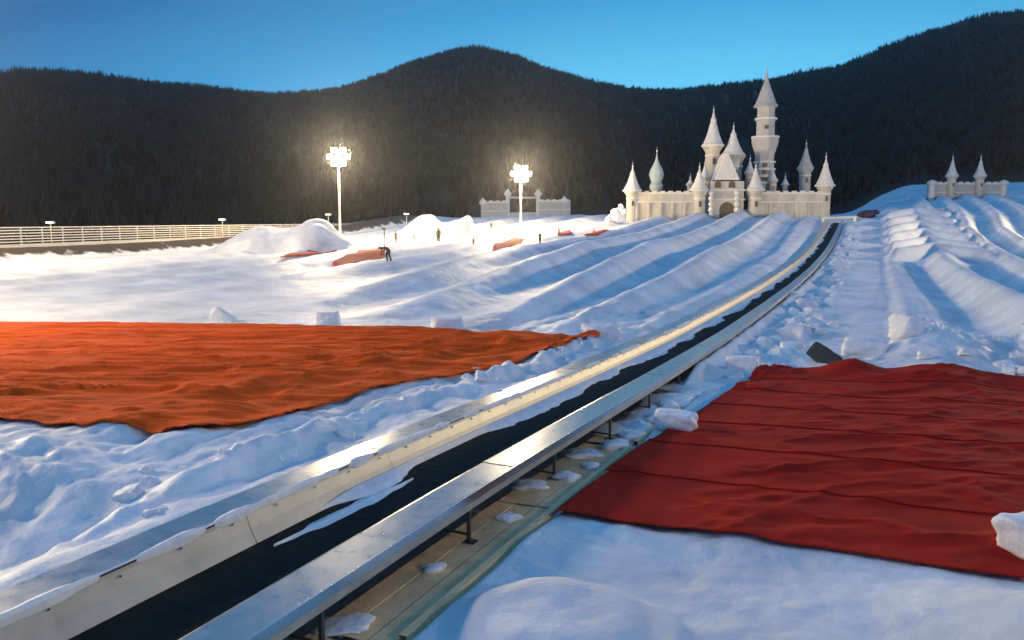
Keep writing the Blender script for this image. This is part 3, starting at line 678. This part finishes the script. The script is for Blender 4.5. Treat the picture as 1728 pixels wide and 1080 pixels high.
# upper keep: bell-roofed drum, spired tower and the tall tower behind
turret(1233, 310, 262, 214, 15, Y=CY+4.5, capw=1.25, onion=False, name='keep_tower')
turret(1199, 310, 248, 186, 11.5, Y=CY+5, capw=1.6, name='keep_tower')
def banded(px, Y, rpx, segs, parent):
    s_ = Y/FPX; x = cx(px, Y); pr = []
    for py, rr_ in segs: pr.append((rr_*rpx*s_, cz(py, Y)))
    return MB().lathe((x, Y, 0), pr, 8).build('tall_tower', M['plaster2'], parent)
tt = banded(1286, CY+4, 17, [(335, 1), (310, 1), (310, 1.12), (307, 1.12), (307, .95), (299, .95), (299, 1.06), (296, 1.06), (296, .95), (288, .95), (288, 1.06), (285, 1.06), (285, .95), (276, .95), (276, 1.06), (273, 1.06), (273, .92), (262, .95), (250, 1.15), (243, 1.3), (234, 1.32), (231, 1.1), (231, .9), (205, .88), (203, 1.05), (199, 1.05), (199, .85), (178, .85)], cas)
s_ = (CY+4)/FPX
MB().lathe((cx(1285, CY+4), CY+4, cz(180, CY+4)), [(17*s_, -.1), (20*s_, 0), (17*s_, .35), (12*s_, 1.4), (7*s_, 2.6), (3.2*s_, 3.5), (2.0*s_, 4.4), (.02, (180-116)*s_)], 16).build('spire', M['plaster2'], tt)
for py in (309, 298, 286, 274, 232, 201):
    rr_ = {232: 1.36, 309: 1.16}.get(py, 1.1)*17*s_*(.97 if py != 201 else .95); MB().lathe((cx(1286, CY+4), CY+4, cz(py, CY+4)), [(rr_, -.13), (rr_+.04, 0), (rr_, .13)], 14).build('ring', M['roofsnow'], tt)
for py in (302, 291, 280, 216):
    mb = MB(); mb.box((cx(1283, CY+4), CY+4-15*s_, cz(py, CY+4)), (.5, .25, .5)); mb.build('window', M['darkwin'], tt)
turret(1262, 330, 292, 268, 6, Y=CY+2.2, capw=1.5); turret(1301, 328, 305, 284, 6, Y=CY+2.2, capw=1.5)
turret(1187, 330, 300, 276, 6, Y=CY+2.2, capw=1.5)

# low wall with two posts, behind the second mast
Yb = 142.0; w2 = empty('low_gate_wall', (at(886, 370, Yb).x, Yb, 4), 'low grey gate wall with four pillars behind the second lamp mast', 'wall')
wall(812, 857, 342, 372, Yb, .7, M['plaster2'], w2, 'wall'); wall(908, 962, 340, 372, Yb, .7, M['plaster2'], w2, 'wall'); 
xa, xb = cx(857, Yb), cx(908, Yb)
MB().box(((xa+xb)/2, Yb, cz(333.5, Yb)), (xb-xa, .5, .35)).build('lintel', M['plaster2'], w2)
MB().box(((xa+xb)/2, Yb+.2, cz(366, Yb)), (xb-xa, .5, 1.6)).build('wall', M['plaster2'], w2)
for px, pt in ((815, 337), (857, 322), (908, 322), (952, 334)):
    x = cx(px, Yb); MB().lathe((x, Yb, 0), [(.36, 2.8), (.36, cz(pt+9, Yb)), (.62, cz(pt+8, Yb)), (.66, cz(pt+4, Yb)), (.4, cz(pt+1, Yb)), (.1, cz(pt-3, Yb))], 12).build('pillar', M['roofsnow'], w2)
# right-hand wall with two turrets
Yc = 127.0; w3 = empty('turreted_wall', (at(1625, 330, Yc).x, Yc, 7), 'low pale wall with two small turrets above the right tubing lanes', 'wall')
wall(1562, 1690, 311, 345, Yc, .8, M['plaster2'], w3, 'wall')
for px in (1601, 1648): turret(px, 345, 298, 266, 6.5, Y=Yc-.6, parent=w3, capw=1.6)
for px in (1566, 1686): MB().lathe((cx(px, Yc), Yc-.45, 0), [(.45, 4.5), (.45, cz(313, Yc)), (.7, cz(311, Yc)), (.7, cz(307, Yc)), (.2, cz(304, Yc))], 12).build('pillar', M['roofsnow'], w3)

# snow-covered bush by the castle, dark bundle by the lift top
mb = MB()
for i, (dx, dz, r_) in enumerate(((0, .4, .7), (.8, .5, .8), (.4, 1.2, .6), (1.3, 1.3, .55), (-.5, .2, .5), (1.0, 1.9, .35))): blob(mb, (dx, -.1*i, dz), r_, 60+i, .85)
p_ = hit(1034, 374); o = mb.build('snowy_bush', M['chunk'], smooth=True); o.location = (p_.x, p_.y, p_.z); tag(o, 'round snow-covered bush at the left foot of the castle', 'bush')
mb = MB(); blob(mb, (0, 0, .35), .95, 71, .55); blob(mb, (1.1, .2, .65), .45, 72, .6); blob(mb, (-.5, -.2, .25), .5, 73, .6)
p_ = at(1464, 356, 101); o = mb.build('gear_bundle', mat('purple_black_cloth', (.04, .025, .05), .9), smooth=True); o.location = (p_.x, p_.y, gz(p_.x, p_.y)); tag(o, 'dark purplish bundle lying at the top of the zigzag lanes', 'bundle')

# ------------------------------------------------------------------ people
def person(px, py, h_px, jacket, label, pose='stand', group=None, face=0, dark=True):
    p_ = hit(px, py); d = p_.y; H = h_px*d/FPX; k_ = H/1.72 if pose != 'bend' else H/1.25
    e_ = empty('person', p_, label, 'person', group, rz=face)
    if pose == 'bend':
        J = dict(pel=(0, 0, .88), sp=(0, -.22, 1.05), ch=(0, -.42, 1.10), nk=(0, -.56, 1.05), hd=(0, -.72, .98),
                 hl=(-.12, .02, .84), kl=(-.20, -.12, .48), al=(-.26, .02, .08), fl=(-.28, -.14, .03), hr=(.12, .02, .84), kr=(.22, -.05, .48), ar=(.30, .10, .08), fr=(.32, -.06, .03),
                 sl=(-.2, -.44, 1.06), el=(-.27, -.46, .78), wl=(-.2, -.56, .55), ml=(-.18, -.60, .46), sr=(.2, -.44, 1.06), er=(.27, -.46, .78), wr=(.2, -.56, .55), mr=(.18, -.60, .46))
    else:
        J = dict(pel=(0, 0, .92), sp=(0, 0, 1.12), ch=(0, -.01, 1.36), nk=(0, 0, 1.48), hd=(0, -.02, 1.62),
                 hl=(-.09, 0, .88), kl=(-.11, -.03, .48), al=(-.12, .02, .08), fl=(-.13, -.14, .03), hr=(.09, 0, .88), kr=(.11, -.03, .48), ar=(.13, .02, .08), fr=(.14, -.14, .03),
                 sl=(-.19, 0, 1.40), el=(-.27, .02, 1.12), wl=(-.25, -.10, .88), ml=(-.24, -.13, .79), sr=(.19, 0, 1.40), er=(.28, .02, 1.12), wr=(.24, -.12, .90), mr=(.22, -.16, .81))
    Rr = dict(pel=.15, sp=.145, ch=.16, nk=.065, hd=.105, hl=.10, kl=.07, al=.055, fl=.05, hr=.10, kr=.07, ar=.055, fr=.05, sl=.08, el=.06, wl=.045, ml=.05, sr=.08, er=.06, wr=.045, mr=.05)
    E_ = [('pel', 'sp'), ('sp', 'ch'), ('ch', 'nk'), ('nk', 'hd'), ('pel', 'hl'), ('hl', 'kl'), ('kl', 'al'), ('al', 'fl'), ('pel', 'hr'), ('hr', 'kr'), ('kr', 'ar'), ('ar', 'fr'), ('ch', 'sl'), ('sl', 'el'), ('el', 'wl'), ('wl', 'ml'), ('ch', 'sr'), ('sr', 'er'), ('er', 'wr'), ('wr', 'mr')]
    nm = list(J); me = bpy.data.meshes.new('body'); me.from_pydata([Vector(J[n])*k_ for n in nm], [(nm.index(a), nm.index(b_)) for a, b_ in E_], [])
    o = link('body', me, M[jacket]); o.parent = e_
    sk_ = o.modifiers.new('skin', 'SKIN'); 
    if not me.skin_vertices:
        me.attributes  # layer made below
        bpy.context.view_layer.objects.active = o; bpy.ops.mesh.customdata_skin_add()
    for i, n in enumerate(nm): me.skin_vertices[0].data[i].radius = (Rr[n]*k_, Rr[n]*k_); 
    me.skin_vertices[0].data[0].use_root = True
    sb = o.modifiers.new('sub', 'SUBSURF'); sb.levels = 1; sb.render_levels = 1
    # trousers sleeve over the legs and a hat
    hd = Vector(J['hd'])*k_
    hat = MB().lathe(hd+Vector((0, 0, .02*k_)), [(.118*k_, 0), (.12*k_, .03*k_), (.10*k_, .10*k_), (.03*k_, .135*k_)], 12)
    h_ = hat.build('hat', M['jacket_dark'], None, smooth=True); h_.parent = e_
    fc = MB().lathe(hd+Vector((0, -.045*k_, -.075*k_)), [(.03*k_, 0), (.075*k_, .03*k_), (.078*k_, .09*k_), (.05*k_, .13*k_)], 12).build('face', M['skin'], None, smooth=True); fc.parent = e_
    for a, b_, c_ in (('hl', 'kl', 'al'), ('hr', 'kr', 'ar')):
        A, B, C__ = (Vector(J[q])*k_ for q in (a, b_, c_))
        t1 = MB().tube(A, B, .112*k_, .085*k_, 10).tube(B, C__, .086*k_, .07*k_, 10).build('trouser_leg', M['trousers'], None, smooth=True); t1.parent = e_
    return e_
person(656, 441, 27, 'jacket_brown', 'person in brown bending over beside the salmon red felt patch', 'bend', face=R(-60))
person(668, 410, 19, 'jacket_green', 'person in olive standing at the left foot of the glaring snow pile', face=R(20))
person(740, 408, 22, 'jacket_green', 'person in olive with a dark hat standing before the middle of the glaring snow pile', face=R(-30))
person(698, 405, 9, 'jacket_green', 'small crouching-looking figure between the two olive-clad standing people', 'bend', face=R(40))
person(719, 405, 11, 'jacket_green', 'small bending figure just left of the person in the dark hat', 'bend', face=R(90))
person(911, 412, 19, 'jacket_dark', 'person in dark clothes on the lane rim right of the second mast', face=R(150))
person(829, 388, 12, 'jacket_brown', 'small distant person in brown left of the second mast', face=R(0))
person(799, 414, 12, 'jacket_red', 'small figure in dull red at the right end of the glaring pile', face=R(0))
person(943, 396, 12, 'jacket_brown', 'distant person in brown beside the pale red felt patch', face=R(0))
person(1408, 359, 11, 'jacket_dark', 'person in dark clothes standing at the top end of the conveyor', face=R(0))
# thin marker pole beside the people
p_ = hit(649, 420); pl = empty('marker_pole', p_, 'thin dark marker pole left of the olive-clad person', 'pole')
MB().tube(p_-Vector((0, 0, .2)), p_+Vector((0, 0, 2.0)), .05).build('shaft', M['dark_steel'], pl); MB().box(p_+Vector((-.05, 0, 1.95)), (.35, .08, .18)).build('marker', M['dark_steel'], pl); MB().lathe(p_-Vector((0, 0, .15)), [(.22, 0), (.25, .2), (.1, .35)], 10).build('base', M['dark_steel'], pl)

# ------------------------------------------------------------------ cold air
HAZE = 0.00028
if HAZE:
    mb = MB().box((0, 260, 60), (1300, 640, 150)); me = bpy.data.meshes.new('haze'); me.from_pydata(mb.v, [], mb.f)
    hm = bpy.data.materials.new('haze'); hm.use_nodes = True; hm.node_tree.nodes.clear()
    o_ = hm.node_tree.nodes.new('ShaderNodeOutputMaterial'); v_ = hm.node_tree.nodes.new('ShaderNodeVolumePrincipled')
    v_.inputs['Color'].default_value = (.9, .95, 1, 1); v_.inputs['Density'].default_value = HAZE; v_.inputs['Anisotropy'].default_value = .86
    hm.node_tree.links.new(v_.outputs[0], o_.inputs['Volume'])
    tag(link('haze', me, hm), 'cold clear dusk air with faint haze over the park', 'haze', kind='stuff')
